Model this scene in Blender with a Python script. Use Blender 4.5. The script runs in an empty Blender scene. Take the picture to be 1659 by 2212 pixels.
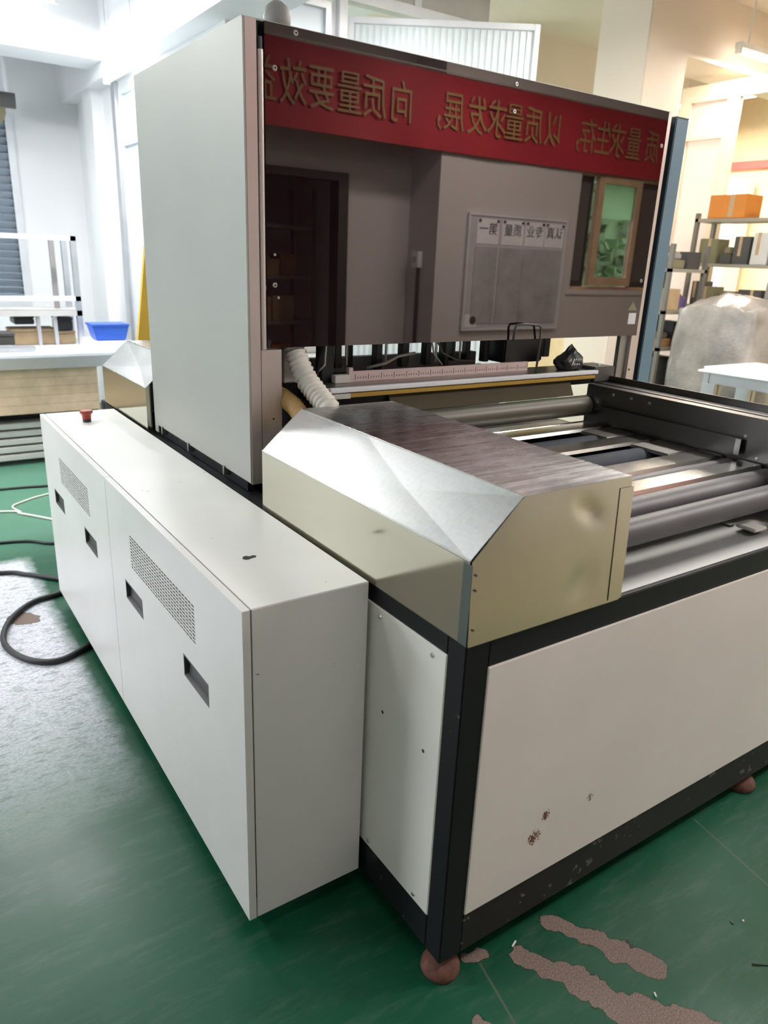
import bpy, bmesh, math, random
from mathutils import Vector, Matrix
random.seed(7)
S = bpy.context.scene
COL = S.collection
PI = math.pi

# ------------------------------------------------------------------ camera
cd = bpy.data.cameras.new('camera'); cam = bpy.data.objects.new('camera', cd); COL.objects.link(cam)
cd.sensor_fit = 'VERTICAL'; cd.sensor_height = 36; cd.sensor_width = 27; cd.lens = 25.94
cd.clip_start = .02; cd.clip_end = 200
Fv = Vector((.5370, .7775, -.3272)); Rv = Vector((.8299, -.5564, .0400)); Uv = Vector((.1510, .2931, .9441))
m = Matrix.Identity(4)
for i in range(3):
    m[i][0], m[i][1], m[i][2] = Rv[i], Uv[i], -Fv[i]
m[0][3], m[1][3], m[2][3] = -.8338, -.9156, 1.55
cam.matrix_world = m
cd.dof.use_dof = True; cd.dof.focus_distance = 2.15; cd.dof.aperture_fstop = 3.6
S.camera = cam

# ------------------------------------------------------------------ world + exposure
w = bpy.data.worlds.new('world'); S.world = w; w.use_nodes = True
bg = w.node_tree.nodes['Background']; bg.inputs[0].default_value = (.88, .94, 1, 1); bg.inputs[1].default_value = 12
S.view_settings.view_transform = 'Standard'; S.view_settings.look = 'None'
S.view_settings.exposure = 0.12; S.view_settings.gamma = 1.0; S.view_settings.use_curve_mapping = False

def area(name, loc, size, power, color=(1, 1, 1), rot=(0, 0, 0), parent=None):
    l = bpy.data.lights.new(name, 'AREA'); l.shape = 'RECTANGLE'; l.size, l.size_y = size
    l.energy = power; l.color = color
    o = bpy.data.objects.new(name, l); COL.objects.link(o); o.location = loc; o.rotation_euler = rot
    if parent: o.parent = parent; o.matrix_parent_inverse = Matrix.Translation(-parent.location)
    return o
# portals: where daylight from the sky enters the hall (added left wall opening, rear window)
for nm, loc, sz, rot in (('sky_portal', (-4.56, 3.0, 1.95), (1.9, 1.4), (0, -PI/2, 0)), ('sky_portal', (5.4, -2.72, 1.85), (1.4, 1.1), (PI/2, 0, 0))):
    pt_ = area(nm, loc, sz, 1, (1, 1, 1), rot); pt_.data.cycles.is_portal = True

# ------------------------------------------------------------------ materials
M = {}
def nodes(name):
    mt = bpy.data.materials.new(name); mt.use_nodes = True; M[name] = mt
    nt = mt.node_tree; return mt, nt, nt.nodes['Principled BSDF']
def N(nt, t, **kw):
    n = nt.nodes.new(t)
    for k, v in kw.items():
        if k.startswith('i_'):
            key = k[2:]; key = int(key) if key.isdigit() else key
            n.inputs[key].default_value = v
        else: setattr(n, k, v)
    return n
def c4(c): return (c[0], c[1], c[2], 1)
def math_(nt, op, a, b=None, clamp=False):
    n = nt.nodes.new('ShaderNodeMath'); n.operation = op; n.use_clamp = clamp
    for i, v in enumerate((a, b)):
        if v is None: continue
        if isinstance(v, (int, float)): n.inputs[i].default_value = v
        else: nt.links.new(v, n.inputs[i])
    return n.outputs[0]
def noise(nt, scale, detail=4, rough=.55, vec=None, sc=None):
    n = N(nt, 'ShaderNodeTexNoise'); n.inputs['Scale'].default_value = scale; n.inputs['Detail'].default_value = detail; n.inputs['Roughness'].default_value = rough
    if vec is None:
        g = N(nt, 'ShaderNodeNewGeometry'); vec = g.outputs['Position']
    if sc:
        mp = N(nt, 'ShaderNodeMapping'); mp.inputs['Scale'].default_value = sc; nt.links.new(vec, mp.inputs[0]); vec = mp.outputs[0]
    nt.links.new(vec, n.inputs['Vector']); return n.outputs['Fac']
def ramp(nt, fac, stops):
    r = N(nt, 'ShaderNodeValToRGB'); e = r.color_ramp.elements
    while len(e) < len(stops): e.new(.5)
    for el, (p, c) in zip(e, stops): el.position = p; el.color = c4(c) if len(c) == 3 else c
    nt.links.new(fac, r.inputs[0]); return r.outputs[0]
def mixc(nt, fac, a, b):
    n = N(nt, 'ShaderNodeMix', data_type='RGBA')
    for k, v in ((0, fac), (6, a), (7, b)):
        if isinstance(v, (int, float)): n.inputs[k].default_value = v
        elif isinstance(v, tuple): n.inputs[k].default_value = c4(v)
        else: nt.links.new(v, n.inputs[k])
    return n.outputs[2]
def bump(nt, b, h, strength=.2, dist=.002):
    n = N(nt, 'ShaderNodeBump'); n.inputs['Strength'].default_value = strength; n.inputs['Distance'].default_value = dist
    nt.links.new(h, n.inputs['Height']); nt.links.new(n.outputs[0], b.inputs['Normal'])
def mat(name, col, rough=.5, metal=0., var=.06, scale=6., spec=.5, bmp=0., emit=None, es=0., coat=0.):
    mt, nt, b = nodes(name)
    b.inputs['Roughness'].default_value = rough; b.inputs['Metallic'].default_value = metal
    b.inputs['Specular IOR Level'].default_value = spec; b.inputs['Coat Weight'].default_value = coat
    f = noise(nt, scale)
    lo = tuple(max(0, c*(1-var)) for c in col); hi = tuple(min(1, c*(1+var)) for c in col)
    nt.links.new(ramp(nt, f, [(.3, lo), (.7, hi)]), b.inputs['Base Color'])
    if bmp: bump(nt, b, noise(nt, scale*12), bmp)
    if emit: b.inputs['Emission Color'].default_value = c4(emit); b.inputs['Emission Strength'].default_value = es
    return mt
def chips(name, col, rough, chip=(.12, .10, .08), thr=.7, scale=45, amount_scale=3, spot=None):
    """painted sheet with scattered chips; spot = (centre, radius) of one rust cluster"""
    mt, nt, b = nodes(name); b.inputs['Roughness'].default_value = rough
    base = ramp(nt, noise(nt, 2.5), [(.3, tuple(c*.95 for c in col)), (.7, tuple(min(1, c*1.04) for c in col))])
    a = noise(nt, scale, 2); q = noise(nt, amount_scale, 2)
    msk = math_(nt, 'MULTIPLY', math_(nt, 'GREATER_THAN', a, thr), math_(nt, 'GREATER_THAN', q, .56))
    out = mixc(nt, msk, base, chip)
    if spot:
        g = N(nt, 'ShaderNodeNewGeometry')
        for (cx, cy, cz), r in spot:
            d = N(nt, 'ShaderNodeVectorMath', operation='DISTANCE'); nt.links.new(g.outputs['Position'], d.inputs[0]); d.inputs[1].default_value = (cx, cy, cz)
            fall = math_(nt, 'SUBTRACT', 1.0, math_(nt, 'DIVIDE', d.outputs['Value'], r), True)
            k = noise(nt, 220, 2)
            ms = math_(nt, 'GREATER_THAN', math_(nt, 'MULTIPLY', fall, k), .365)
            out = mixc(nt, ms, out, (.16, .05, .02))
    if col[0] < .1: b.inputs['Specular IOR Level'].default_value = .22
    nt.links.new(out, b.inputs['Base Color']); return mt
def steel(name, col, rough, dirn=(1, 60, 60), metal=1., scratch=.25, blotch=.1, fine=None):
    mt, nt, b = nodes(name); b.inputs['Metallic'].default_value = metal
    streak = noise(nt, 6, 6, .7, sc=dirn); bl = noise(nt, 4, 4)
    f = math_(nt, 'ADD', math_(nt, 'MULTIPLY', streak, scratch), math_(nt, 'MULTIPLY', bl, blotch))
    nt.links.new(ramp(nt, math_(nt, 'ADD', f, .3), [(.2, tuple(c*.8 for c in col)), (.8, tuple(min(1, c*1.12) for c in col))]), b.inputs['Base Color'])
    nt.links.new(math_(nt, 'ADD', rough-.06, math_(nt, 'MULTIPLY', bl, .14)), b.inputs['Roughness'])
    if fine:   # brushed sheet: long hair lines change both tone and gloss
        mp = N(nt, 'ShaderNodeMapping'); mp.inputs['Rotation'].default_value = fine; mp.inputs['Scale'].default_value = (2.5, 110, 110)
        g = N(nt, 'ShaderNodeNewGeometry'); nt.links.new(g.outputs['Position'], mp.inputs[0])
        q = N(nt, 'ShaderNodeTexNoise'); q.inputs['Scale'].default_value = 1; q.inputs['Detail'].default_value = 5; q.inputs['Roughness'].default_value = .7; nt.links.new(mp.outputs[0], q.inputs['Vector'])
        hl = ramp(nt, q.outputs['Fac'], [(.35, (0, 0, 0)), (.7, (1, 1, 1))])
        src = b.inputs['Base Color'].links[0].from_socket; nt.links.new(mixc(nt, math_(nt, 'MULTIPLY', hl, .28), src, (.80, .80, .79)), b.inputs['Base Color'])
        rs_ = b.inputs['Roughness'].links[0].from_socket; nt.links.new(math_(nt, 'ADD', rs_, math_(nt, 'MULTIPLY', hl, .10)), b.inputs['Roughness'])
    bump(nt, b, streak, .05, .001); return mt

mat('white_paint', (.74, .73, .69), .38)
chips('cabinet_white', (.68, .66, .635), .36, thr=.78, scale=55)
chips('cabinet_top_white', (.74, .73, .69), .36, chip=(.1, .09, .08), thr=.74, scale=60, amount_scale=4)
chips('front_panel_white', (.78, .715, .675), .35, thr=.9, spot=[((.255, 0, .295), .055), ((.285, 0, .345), .04), ((.44, 0, .33), .03)])
chips('side_panel_white', (.74, .725, .67), .36, thr=.79)
chips('black_steel', (.012, .012, .014), .42, chip=(.11, .10, .09), thr=.69, scale=60, amount_scale=5)
chips('black_steel_dusty', (.022, .020, .019), .5, chip=(.14, .125, .11), thr=.6, scale=34, amount_scale=7)
mat('dark_inside', (.012, .012, .012), .7)
mat('black_plastic', (.014, .014, .015), .4)
mat('dark_grey_plastic', (.06, .058, .056), .45)
mat('black_rubber', (.01, .01, .011), .5)
steel('stainless', (.62, .61, .57), .27, (3, 3, 40))
steel('stainless_side', (.66, .64, .53), .11, (2, 2, 3), scratch=.06)
steel('stainless_end', (.70, .66, .53), .24, (2, 2, 3), scratch=.08)
steel('stainless_top', (.46, .46, .47), .22, (4, 40, 3), scratch=.3, fine=(0, 0, .12))
steel('stainless_chamfer', (.57, .57, .555), .32, (30, 3, 30), scratch=.4, fine=(0, .75, .5))
steel('hood_steel', (.43, .435, .395), .5, (1, 1, 2), metal=.55, scratch=.06)
steel('post_steel', (.66, .58, .55), .36, (40, 40, 1.5), metal=.8)
steel('dull_steel', (.34, .33, .31), .36, (1.5, 30, 30))
steel('rail_steel', (.16, .152, .145), .34, (30, 2, 8), scratch=.2)
steel('plate_steel', (.50, .49, .46), .22, (3, 30, 30), scratch=.15)
steel('tray_steel', (.30, .30, .295), .55, (4, 10, 10), scratch=.4, blotch=.5)
mat('roller_grey', (.085, .081, .088), .5, .1, .12)
mat('roller_blue', (.040, .046, .060), .68, 0, .1, spec=.2)
mat('roller_back', (.085, .08, .06), .45, .1)
mat('aluminium', (.62, .63, .65), .35, .75)
mat('alu_white', (.72, .74, .77), .4, .1)
mat('ruler_pink', (.55, .43, .42), .4, .2)
mat('ruler_yellow', (.06, .048, .026), .75, 0, spec=.2)
mat('yellow_tape', (.38, .23, .035), .5)
mat('tick_ink', (.02, .015, .015), .6)
mat('hose_white', (.62, .59, .53), .5)
mat('hose_yellow', (.42, .26, .10), .5)
mat('rust', (.13, .052, .035), .8, 0, .45, 40, bmp=.6)
mat('bolt_steel', (.5, .48, .45), .35, .9)
mat('red_plastic', (.30, .035, .02), .4)
mat('beige_inside', (.74, .66, .50), .5)
mat('blue_paint', (.115, .20, .265), .42)
mat('wall_white', (.87, .87, .885), .75, 0, .03, 1)
mat('wall_grey_white', (.60, .57, .56), .75, 0, .05, 1)
mat('wall_beige', (.76, .66, .56), .75, 0, .05, 1)
mat('column_beige', (.80, .70, .60), .7, 0, .04, 1)
mat('column_grey', (.56, .55, .53), .7, 0, .04, 1)
mat('ceiling_white', (.74, .74, .76), .8, 0, .04, 1)
mat('ceiling_beige', (.74, .67, .59), .8, 0, .05, 1)
mat('door_pink', (.80, .68, .61), .6, 0, .04, 1)
mat('trim_cream', (.84, .71, .53), .6)
mat('warm_wall', (.85, .66, .40), .7)
mat('ribbed_panel', (.66, .72, .73), .4)
mat('louvre_blue', (.34, .40, .47), .5)
mat('wood_panel', (.60, .43, .30), .55, 0, .18, 9)
mat('cardboard', (.38, .20, .08), .7, 0, .15, 8)
mat('carton_tan', (.42, .30, .17), .7, 0, .15, 8)
mat('orange_paint', (.55, .20, .03), .6)
mat('blue_plastic', (.03, .11, .52), .4)
mat('yellow_board', (.72, .46, .07), .5)
mat('bench_white', (.70, .72, .78), .35)
mat('shelf_grey', (.16, .15, .13), .5, .2)
mat('olive', (.17, .16, .09), .6)
mat('purple_plastic', (.10, .07, .16), .5)
mat('mid_grey', (.26, .25, .24), .5)
mat('light_grey', (.52, .51, .48), .5)
mat('film', (.25, .23, .205), .25, 0, .3, 5, bmp=1.)
mat('dark_side_navy', (.008, .022, .035), .4)
mat('shelf_board', (.27, .25, .20), .5)
mat('paper', (.84, .84, .86), .6)
mat('paper_ink', (.05, .05, .06), .7)
mat('banner_gold', (.42, .25, .09), .5)
mat('board_grey', (.56, .55, .57), .3)
mat('sleeve', (.42, .42, .44), .15, 0, .2, 6, spec=.7)
mat('wood_frame', (.62, .45, .28), .5, 0, .15, 8)
mat('door_dark', (.03, .035, .03), .5)
mat('leaf_green', (.13, .24, .10), .6, 0, .5, 3)
mat('store_wall', (.70, .64, .64), .8)
mat('pin_red', (.12, .02, .02), .4)
mat('tube_glow', (1, 1, 1), .5, emit=(1, .99, .97), es=7.)
mat('tape_green', (.075, .09, .08), .35)
mat('cyan_print', (.08, .38, .62), .4)
mat('ac_white', (.84, .85, .85), .4)
mat('red_strip', (.55, .12, .10), .5)
mat('debris_white', (.7, .7, .66), .6)
# banner cloth
mt, nt, b = nodes('banner_red'); b.inputs['Roughness'].default_value = .6
nt.links.new(ramp(nt, noise(nt, 3), [(.3, (.40, .012, .025)), (.7, (.50, .02, .035))]), b.inputs['Base Color'])
# tinted acrylic: near black body, strong clear-coat like mirror
mt, nt, b = nodes('tinted_acrylic'); b.inputs['Base Color'].default_value = (.010, .004, .005, 1)
b.inputs['Roughness'].default_value = .012; b.inputs['IOR'].default_value = 1.97; b.inputs['Specular Tint'].default_value = (1, .88, .84, 1)
# clear glass
mt, nt, b = nodes('window_glass'); b.inputs['Base Color'].default_value = (.9, .96, .95, 1); b.inputs['Transmission Weight'].default_value = 1; b.inputs['Roughness'].default_value = .02; b.inputs['IOR'].default_value = 1.1
mt, nt, b = nodes('mint_film'); tb_ = N(nt, 'ShaderNodeBsdfTranslucent'); tb_.inputs[0].default_value = (.70, .90, .66, 1); nt.links.new(tb_.outputs[0], nt.nodes['Material Output'].inputs[0])
mt, nt, b = nodes('frosted_pane'); b.inputs['Base Color'].default_value = (.74, .82, .88, 1); b.inputs['Roughness'].default_value = .25
mt, nt, b = nodes('grey_pane'); b.inputs['Base Color'].default_value = (.10, .105, .10, 1); b.inputs['Roughness'].default_value = .12
# ------- floor: green epoxy, peeled patches, pale glare painted over scuffs
mt, nt, b = nodes('green_floor'); b.inputs['Specular IOR Level'].default_value = .4
g = N(nt, 'ShaderNodeNewGeometry'); pos = g.outputs['Position']
base = ramp(nt, noise(nt, 1.7, 6, .6), [(.25, (.0035, .043, .020)), (.5, (.004, .070, .033)), (.75, (.012, .095, .051))])
sc_f = noise(nt, 5, 8, .75, sc=(1, 5, 1))
base = mixc(nt, ramp(nt, sc_f, [(.50, (0, 0, 0)), (.78, (.5, .5, .5))]), base, (.10, .14, .115))
wob = N(nt, 'ShaderNodeTexNoise'); wob.inputs['Scale'].default_value = 22; wob.inputs['Detail'].default_value = 5; nt.links.new(pos, wob.inputs['Vector'])
sub = N(nt, 'ShaderNodeVectorMath', operation='SUBTRACT'); nt.links.new(wob.outputs['Color'], sub.inputs[0]); sub.inputs[1].default_value = (.5, .5, .5)
scl = N(nt, 'ShaderNodeVectorMath', operation='SCALE'); nt.links.new(sub.outputs[0], scl.inputs[0]); scl.inputs['Scale'].default_value = .055
pw = N(nt, 'ShaderNodeVectorMath', operation='ADD'); nt.links.new(pos, pw.inputs[0]); nt.links.new(scl.outputs[0], pw.inputs[1]); pw = pw.outputs[0]
def capsule(a, bb):
    ab = Vector(bb) - Vector(a)
    s = N(nt, 'ShaderNodeVectorMath', operation='SUBTRACT'); nt.links.new(pw, s.inputs[0]); s.inputs[1].default_value = a
    d = N(nt, 'ShaderNodeVectorMath', operation='DOT_PRODUCT'); nt.links.new(s.outputs[0], d.inputs[0]); d.inputs[1].default_value = tuple(ab / ab.length_squared)
    h = math_(nt, 'MAXIMUM', math_(nt, 'MINIMUM', d.outputs['Value'], 1.0), 0.0)
    sv = N(nt, 'ShaderNodeVectorMath', operation='SCALE'); sv.inputs[0].default_value = tuple(ab); nt.links.new(h, sv.inputs['Scale'])
    dd = N(nt, 'ShaderNodeVectorMath', operation='DISTANCE'); nt.links.new(s.outputs[0], dd.inputs[0]); nt.links.new(sv.outputs[0], dd.inputs[1])
    return dd.outputs['Value']
caps = [((.345, -.02, 0), (.395, -.10, 0), .026), ((.395, -.10, 0), (.46, -.235, 0), .030),
        ((.215, -.05, 0), (.285, -.165, 0), .026), ((.285, -.165, 0), (.325, -.30, 0), .034), ((.355, -.285, 0), (.445, -.39, 0), .028),
        ((.02, -.12, 0), (.03, -.16, 0), .022), ((.10, .02, 0), (.14, .012, 0), .016), ((-.47, 2.30, 0), (-.50, 2.33, 0), .05)]
dist = None
for a, bb, r in caps:
    q = math_(nt, 'SUBTRACT', capsule(a, bb), r)
    dist = q if dist is None else math_(nt, 'MINIMUM', dist, q)
peel = math_(nt, 'LESS_THAN', dist, 0.0); rim = math_(nt, 'LESS_THAN', dist, 0.0022)
conc = ramp(nt, noise(nt, 260, 3, .7), [(.3, (.11, .075, .06)), (.55, (.22, .165, .14)), (.8, (.36, .29, .25))])
# floor glare painted in pale colour, with scuffs, left of the machine
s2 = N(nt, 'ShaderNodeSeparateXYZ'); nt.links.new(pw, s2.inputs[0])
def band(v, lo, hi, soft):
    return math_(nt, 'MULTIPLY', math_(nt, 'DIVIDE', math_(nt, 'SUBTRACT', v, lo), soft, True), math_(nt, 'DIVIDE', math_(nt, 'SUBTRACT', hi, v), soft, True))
lane = math_(nt, 'MULTIPLY', band(s2.outputs[0], -2.6, -.33, .06), math_(nt, 'MULTIPLY', math_(nt, 'DIVIDE', math_(nt, 'SUBTRACT', s2.outputs[1], .9), .9, True), math_(nt, 'DIVIDE', math_(nt, 'SUBTRACT', 3.05, s2.outputs[1]), .08, True)))  # lane: mask of the painted floor glare
glare_n = ramp(nt, noise(nt, 16, 10, .8, sc=(1, 2.6, 1)), [(.36, (.25, .25, .25)), (.50, (1, 1, 1))])
lane = math_(nt, 'MULTIPLY', lane, glare_n)
glare_col = ramp(nt, noise(nt, 70, 6, .8, sc=(1, 1.8, 1)), [(.36, (.34, .36, .38)), (.56, (.80, .78, .84))])
colr = mixc(nt, math_(nt, 'MULTIPLY', lane, .9), base, glare_col)
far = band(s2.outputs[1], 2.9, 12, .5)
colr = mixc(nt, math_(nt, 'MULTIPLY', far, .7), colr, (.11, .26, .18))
aisle = math_(nt, 'DIVIDE', math_(nt, 'SUBTRACT', -1.15, s2.outputs[1]), .1, True)  # unseen beige floor behind the camera, added for its reflection in the end plate
colr = mixc(nt, math_(nt, 'MULTIPLY', aisle, .9), colr, (.27, .235, .165))
s3 = N(nt, 'ShaderNodeSeparateXYZ'); nt.links.new(pos, s3.inputs[0])
for (ax_, sl_) in ((.12, .20), (.977, .19)):
    dl = math_(nt, 'ABSOLUTE', math_(nt, 'SUBTRACT', math_(nt, 'SUBTRACT', s3.outputs[0], ax_), math_(nt, 'MULTIPLY', s3.outputs[1], sl_)))
    colr = mixc(nt, math_(nt, 'MULTIPLY', math_(nt, 'LESS_THAN', dl, .003), math_(nt, 'LESS_THAN', s2.outputs[1], .02)), colr, (.07, .10, .07))
colr = mixc(nt, rim, colr, (.012, .03, .02)); colr = mixc(nt, peel, colr, conc)
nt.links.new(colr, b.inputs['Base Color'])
rg = math_(nt, 'ADD', .26, math_(nt, 'MULTIPLY', noise(nt, 3, 6), .22))
nt.links.new(math_(nt, 'MAXIMUM', math_(nt, 'MULTIPLY', peel, .9), rg), b.inputs['Roughness'])
hgt = math_(nt, 'ADD', math_(nt, 'MULTIPLY', noise(nt, 60, 6), .25), math_(nt, 'MULTIPLY', peel, -1.0))
bump(nt, b, hgt, .35, .002)

# ------------------------------------------------------------------ mesh helpers
class MB:
    def __init__(s): s.v = []; s.f = []
    def add(s, vs, fs):
        o = len(s.v); s.v += [tuple(v) for v in vs]; s.f += [tuple(i+o for i in f) for f in fs]; return s
    def box(s, x0, x1, y0, y1, z0, z1):
        return s.add([(x0,y0,z0),(x1,y0,z0),(x1,y1,z0),(x0,y1,z0),(x0,y0,z1),(x1,y0,z1),(x1,y1,z1),(x0,y1,z1)],
                     [(0,3,2,1),(4,5,6,7),(0,1,5,4),(1,2,6,5),(2,3,7,6),(3,0,4,7)])
    def obox(s, c, size, rz=0, tilt=None):
        Rm = Matrix.Rotation(rz, 3, 'Z')
        if tilt: Rm = Rm @ Matrix.Rotation(tilt[1], 3, tilt[0])
        hx, hy, hz = (q/2 for q in size); vs = []
        for z in (-hz, hz):
            for x, y in ((-hx,-hy),(hx,-hy),(hx,hy),(-hx,hy)): vs.append(Rm @ Vector((x,y,z)) + Vector(c))
        return s.add(vs, [(0,3,2,1),(4,5,6,7),(0,1,5,4),(1,2,6,5),(2,3,7,6),(3,0,4,7)])
    def prism(s, poly, axis, a, b):
        n = len(poly)
        def pt(p, t): return {'x': (t, p[0], p[1]), 'y': (p[0], t, p[1]), 'z': (p[0], p[1], t)}[axis]
        vs = [pt(p, a) for p in poly] + [pt(p, b) for p in poly]
        fs = [tuple(range(n)), tuple(range(2*n-1, n-1, -1))] + [(i, n+i, n+(i+1) % n, (i+1) % n) for i in range(n)]
        return s.add(vs, fs)
    def cyl(s, p0, p1, r, n=16, r1=None):
        p0, p1 = Vector(p0), Vector(p1); r1 = r if r1 is None else r1
        d = (p1-p0).normalized(); u = d.orthogonal().normalized(); v = d.cross(u); vs = []
        for p, rr in ((p0, r), (p1, r1)):
            vs += [p + (u*math.cos(2*PI*i/n) + v*math.sin(2*PI*i/n))*rr for i in range(n)]
        return s.add(vs, [tuple(range(n-1, -1, -1)), tuple(range(n, 2*n))] + [(i, (i+1) % n, n+(i+1) % n, n+i) for i in range(n)])
    def tube(s, path, r, n=10):
        P = [Vector(p) for p in path]; rr = r if isinstance(r, (list, tuple)) else [r]*len(P); vs = []; u = None
        for k, p in enumerate(P):
            t = (P[min(k+1, len(P)-1)] - P[max(k-1, 0)]).normalized()
            if u is None: u = t.orthogonal().normalized()
            u = (u - t*u.dot(t)).normalized(); v = t.cross(u)
            vs += [p + (u*math.cos(2*PI*i/n) + v*math.sin(2*PI*i/n))*rr[k] for i in range(n)]
        fs = []
        for k in range(len(P)-1):
            for i in range(n): fs.append((k*n+i, k*n+(i+1) % n, (k+1)*n+(i+1) % n, (k+1)*n+i))
        fs += [tuple(range(n-1, -1, -1)), tuple(range((len(P)-1)*n, len(P)*n))]
        return s.add(vs, fs)
    def lathe(s, prof, c=(0, 0, 0), n=24):
        vs = [(c[0]+r*math.cos(2*PI*i/n), c[1]+r*math.sin(2*PI*i/n), c[2]+z) for r, z in prof for i in range(n)]
        fs = [(k*n+i, k*n+(i+1) % n, (k+1)*n+(i+1) % n, (k+1)*n+i) for k in range(len(prof)-1) for i in range(n)]
        fs += [tuple(range(n-1, -1, -1)), tuple(range((len(prof)-1)*n, len(prof)*n))]
        return s.add(vs, fs)
    def sheet(s, axis, level, depth, a0, a1, b0, b1, holes):
        """rectangular sheet with rectangular holes; axis = normal, level = face, depth = signed return"""
        A = sorted({a0, a1, *[q for h in holes for q in h[:2]]}); B = sorted({b0, b1, *[q for h in holes for q in h[2:]]})
        def hole(i, j):
            if i < 0 or j < 0 or i >= len(A)-1 or j >= len(B)-1: return True
            ca, cb = (A[i]+A[i+1])/2, (B[j]+B[j+1])/2
            return any(h[0] < ca < h[1] and h[2] < cb < h[3] for h in holes)
        def pt(a, b, t): return {'x': (t, a, b), 'y': (a, t, b), 'z': (a, b, t)}[axis]
        l2 = level + depth
        for i in range(len(A)-1):
            for j in range(len(B)-1):
                if hole(i, j): continue
                q = [(A[i],B[j]),(A[i+1],B[j]),(A[i+1],B[j+1]),(A[i],B[j+1])]
                s.add([pt(*p, level) for p in q] + [pt(*p, l2) for p in q], [(0,1,2,3),(7,6,5,4)])
                for (di, dj, e) in ((0,-1,(0,1)),(1,0,(1,2)),(0,1,(2,3)),(-1,0,(3,0))):
                    if hole(i+di, j+dj):
                        k = len(s.v)-8; s.f.append((k+e[0], k+e[1], k+4+e[1], k+4+e[0]))
        return s
    def mesh(s, name, bevel=0., smooth=False, seg=2):
        me = bpy.data.meshes.new(name); me.from_pydata(s.v, [], s.f)
        bm = bmesh.new(); bm.from_mesh(me)
        bmesh.ops.recalc_face_normals(bm, faces=bm.faces)
        if bevel:
            es = [e for e in bm.edges if len(e.link_faces) == 2 and e.calc_face_angle(0) > .3]
            bmesh.ops.bevel(bm, geom=es, offset=bevel, segments=seg, affect='EDGES', clamp_overlap=True)
        bm.to_mesh(me); bm.free()
        if smooth:
            for p in me.polygons: p.use_smooth = True
            if isinstance(smooth, float):
                bm = bmesh.new(); bm.from_mesh(me)
                for e in bm.edges: e.smooth = not (len(e.link_faces) == 2 and e.calc_face_angle(0) > smooth)
                bm.to_mesh(me); bm.free()
        return me
    def build(s, name, mt, parent=None, bevel=0., smooth=False, seg=2, label=None):
        o = bpy.data.objects.new(name, s.mesh(name, bevel, smooth, seg)); o.data.materials.append(M[mt] if isinstance(mt, str) else mt)
        COL.objects.link(o); attach(o, parent)
        if label: o['label'] = label
        return o
def attach(o, parent):
    if parent is None: return
    o.parent = parent
    if parent.type == 'EMPTY': o.matrix_parent_inverse = Matrix.Translation(-parent.location)
def tag(o, label, cat, group=None):
    o['label'] = label; o['category'] = cat
    if group: o['group'] = group
    return o
def thing(name, loc, label, cat, group=None):
    o = bpy.data.objects.new(name, None); COL.objects.link(o); o.location = loc; o.empty_display_size = .1
    return tag(o, label, cat, group)
def struct(o): o['kind'] = 'structure'; return o
def box(*a): return MB().box(*a)
SM = .6   # smooth angle
def screw(parent, p, ax, r=.006, name='screw', mt='bolt_steel'):
    d = Vector(ax)*.003; p = Vector(p)
    return MB().cyl(p, p+d, r, 10, r*.75).build(name, mt, parent, smooth=.5)
def text_mesh(name, body, size, mt, parent, mw, extrude=.001, width=None):
    c = bpy.data.curves.new(name, 'FONT'); c.body = body; c.size = size; c.extrude = extrude; c.align_x = 'CENTER'; c.align_y = 'CENTER'; c.resolution_u = 2
    o = bpy.data.objects.new(name+'_tmp', c); COL.objects.link(o); bpy.context.view_layer.update()
    me = bpy.data.meshes.new_from_object(o.evaluated_get(bpy.context.evaluated_depsgraph_get()))
    bpy.data.objects.remove(o); bpy.data.curves.remove(c)
    me.transform(mw); me.materials.clear(); me.materials.append(M[mt]); me.name = name
    r = bpy.data.objects.new(name, me); COL.objects.link(r); attach(r, parent); return r

# ================================================================== THE SETTING
fl = MB()
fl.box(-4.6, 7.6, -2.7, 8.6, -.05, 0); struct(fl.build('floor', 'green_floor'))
CZ = 3.45
struct(box(-4.6, 3.0, -2.7, 8.6, CZ, CZ+.1).build('ceiling', 'ceiling_white'))
struct(box(3.0, 7.6, -2.7, 8.6, CZ, CZ+.1).build('ceiling_side', 'ceiling_beige'))
# unseen left wall; window opening added to let daylight in
lw = MB().sheet('x', -4.5, -.12, -2.7, 9, 0, CZ, [(2.3, 3.7, 1.0, 2.85)])
struct(lw.build('wall_left', 'wall_white'))
# far wall with louvred window
BY = 7.0
struct(MB().sheet('y', BY, .12, -4.6, 1.1, 0, CZ, [(-2.6, .40, 1.02, 2.55)]).build('wall_back', 'wall_white'))
wn = struct(MB().sheet('y', BY-.02, .08, -2.66, .46, .96, 2.61, [(-2.6, .40, 1.02, 2.55)]).build('window_1', 'alu_white'))
box(-2.6, .4, BY+.06, BY+.07, 1.02, 2.55).build('pane', 'frosted_pane', wn)
sl = MB().obox((0, 0, 0), (3.0, .006, .066), 0, ('X', .7)).mesh('slat'); sl.materials.append(M['louvre_blue'])
for i in range(24):
    o = bpy.data.objects.new('slat', sl); COL.objects.link(o); o.location = (-1.1, BY+.02, 1.05+i*.0635); o.parent = wn
# beams
struct(box(-4.5, 1.0, 5.5, 5.9, 2.84, CZ).build('trim_1', 'wall_white'))
struct(box(.88, 1.22, -.4, BY, 2.74, CZ).build('trim_2', 'wall_white'))
struct(box(-4.5, 1.0, 2.0, 2.35, 2.95, CZ).build('trim_3', 'wall_white'))
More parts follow.
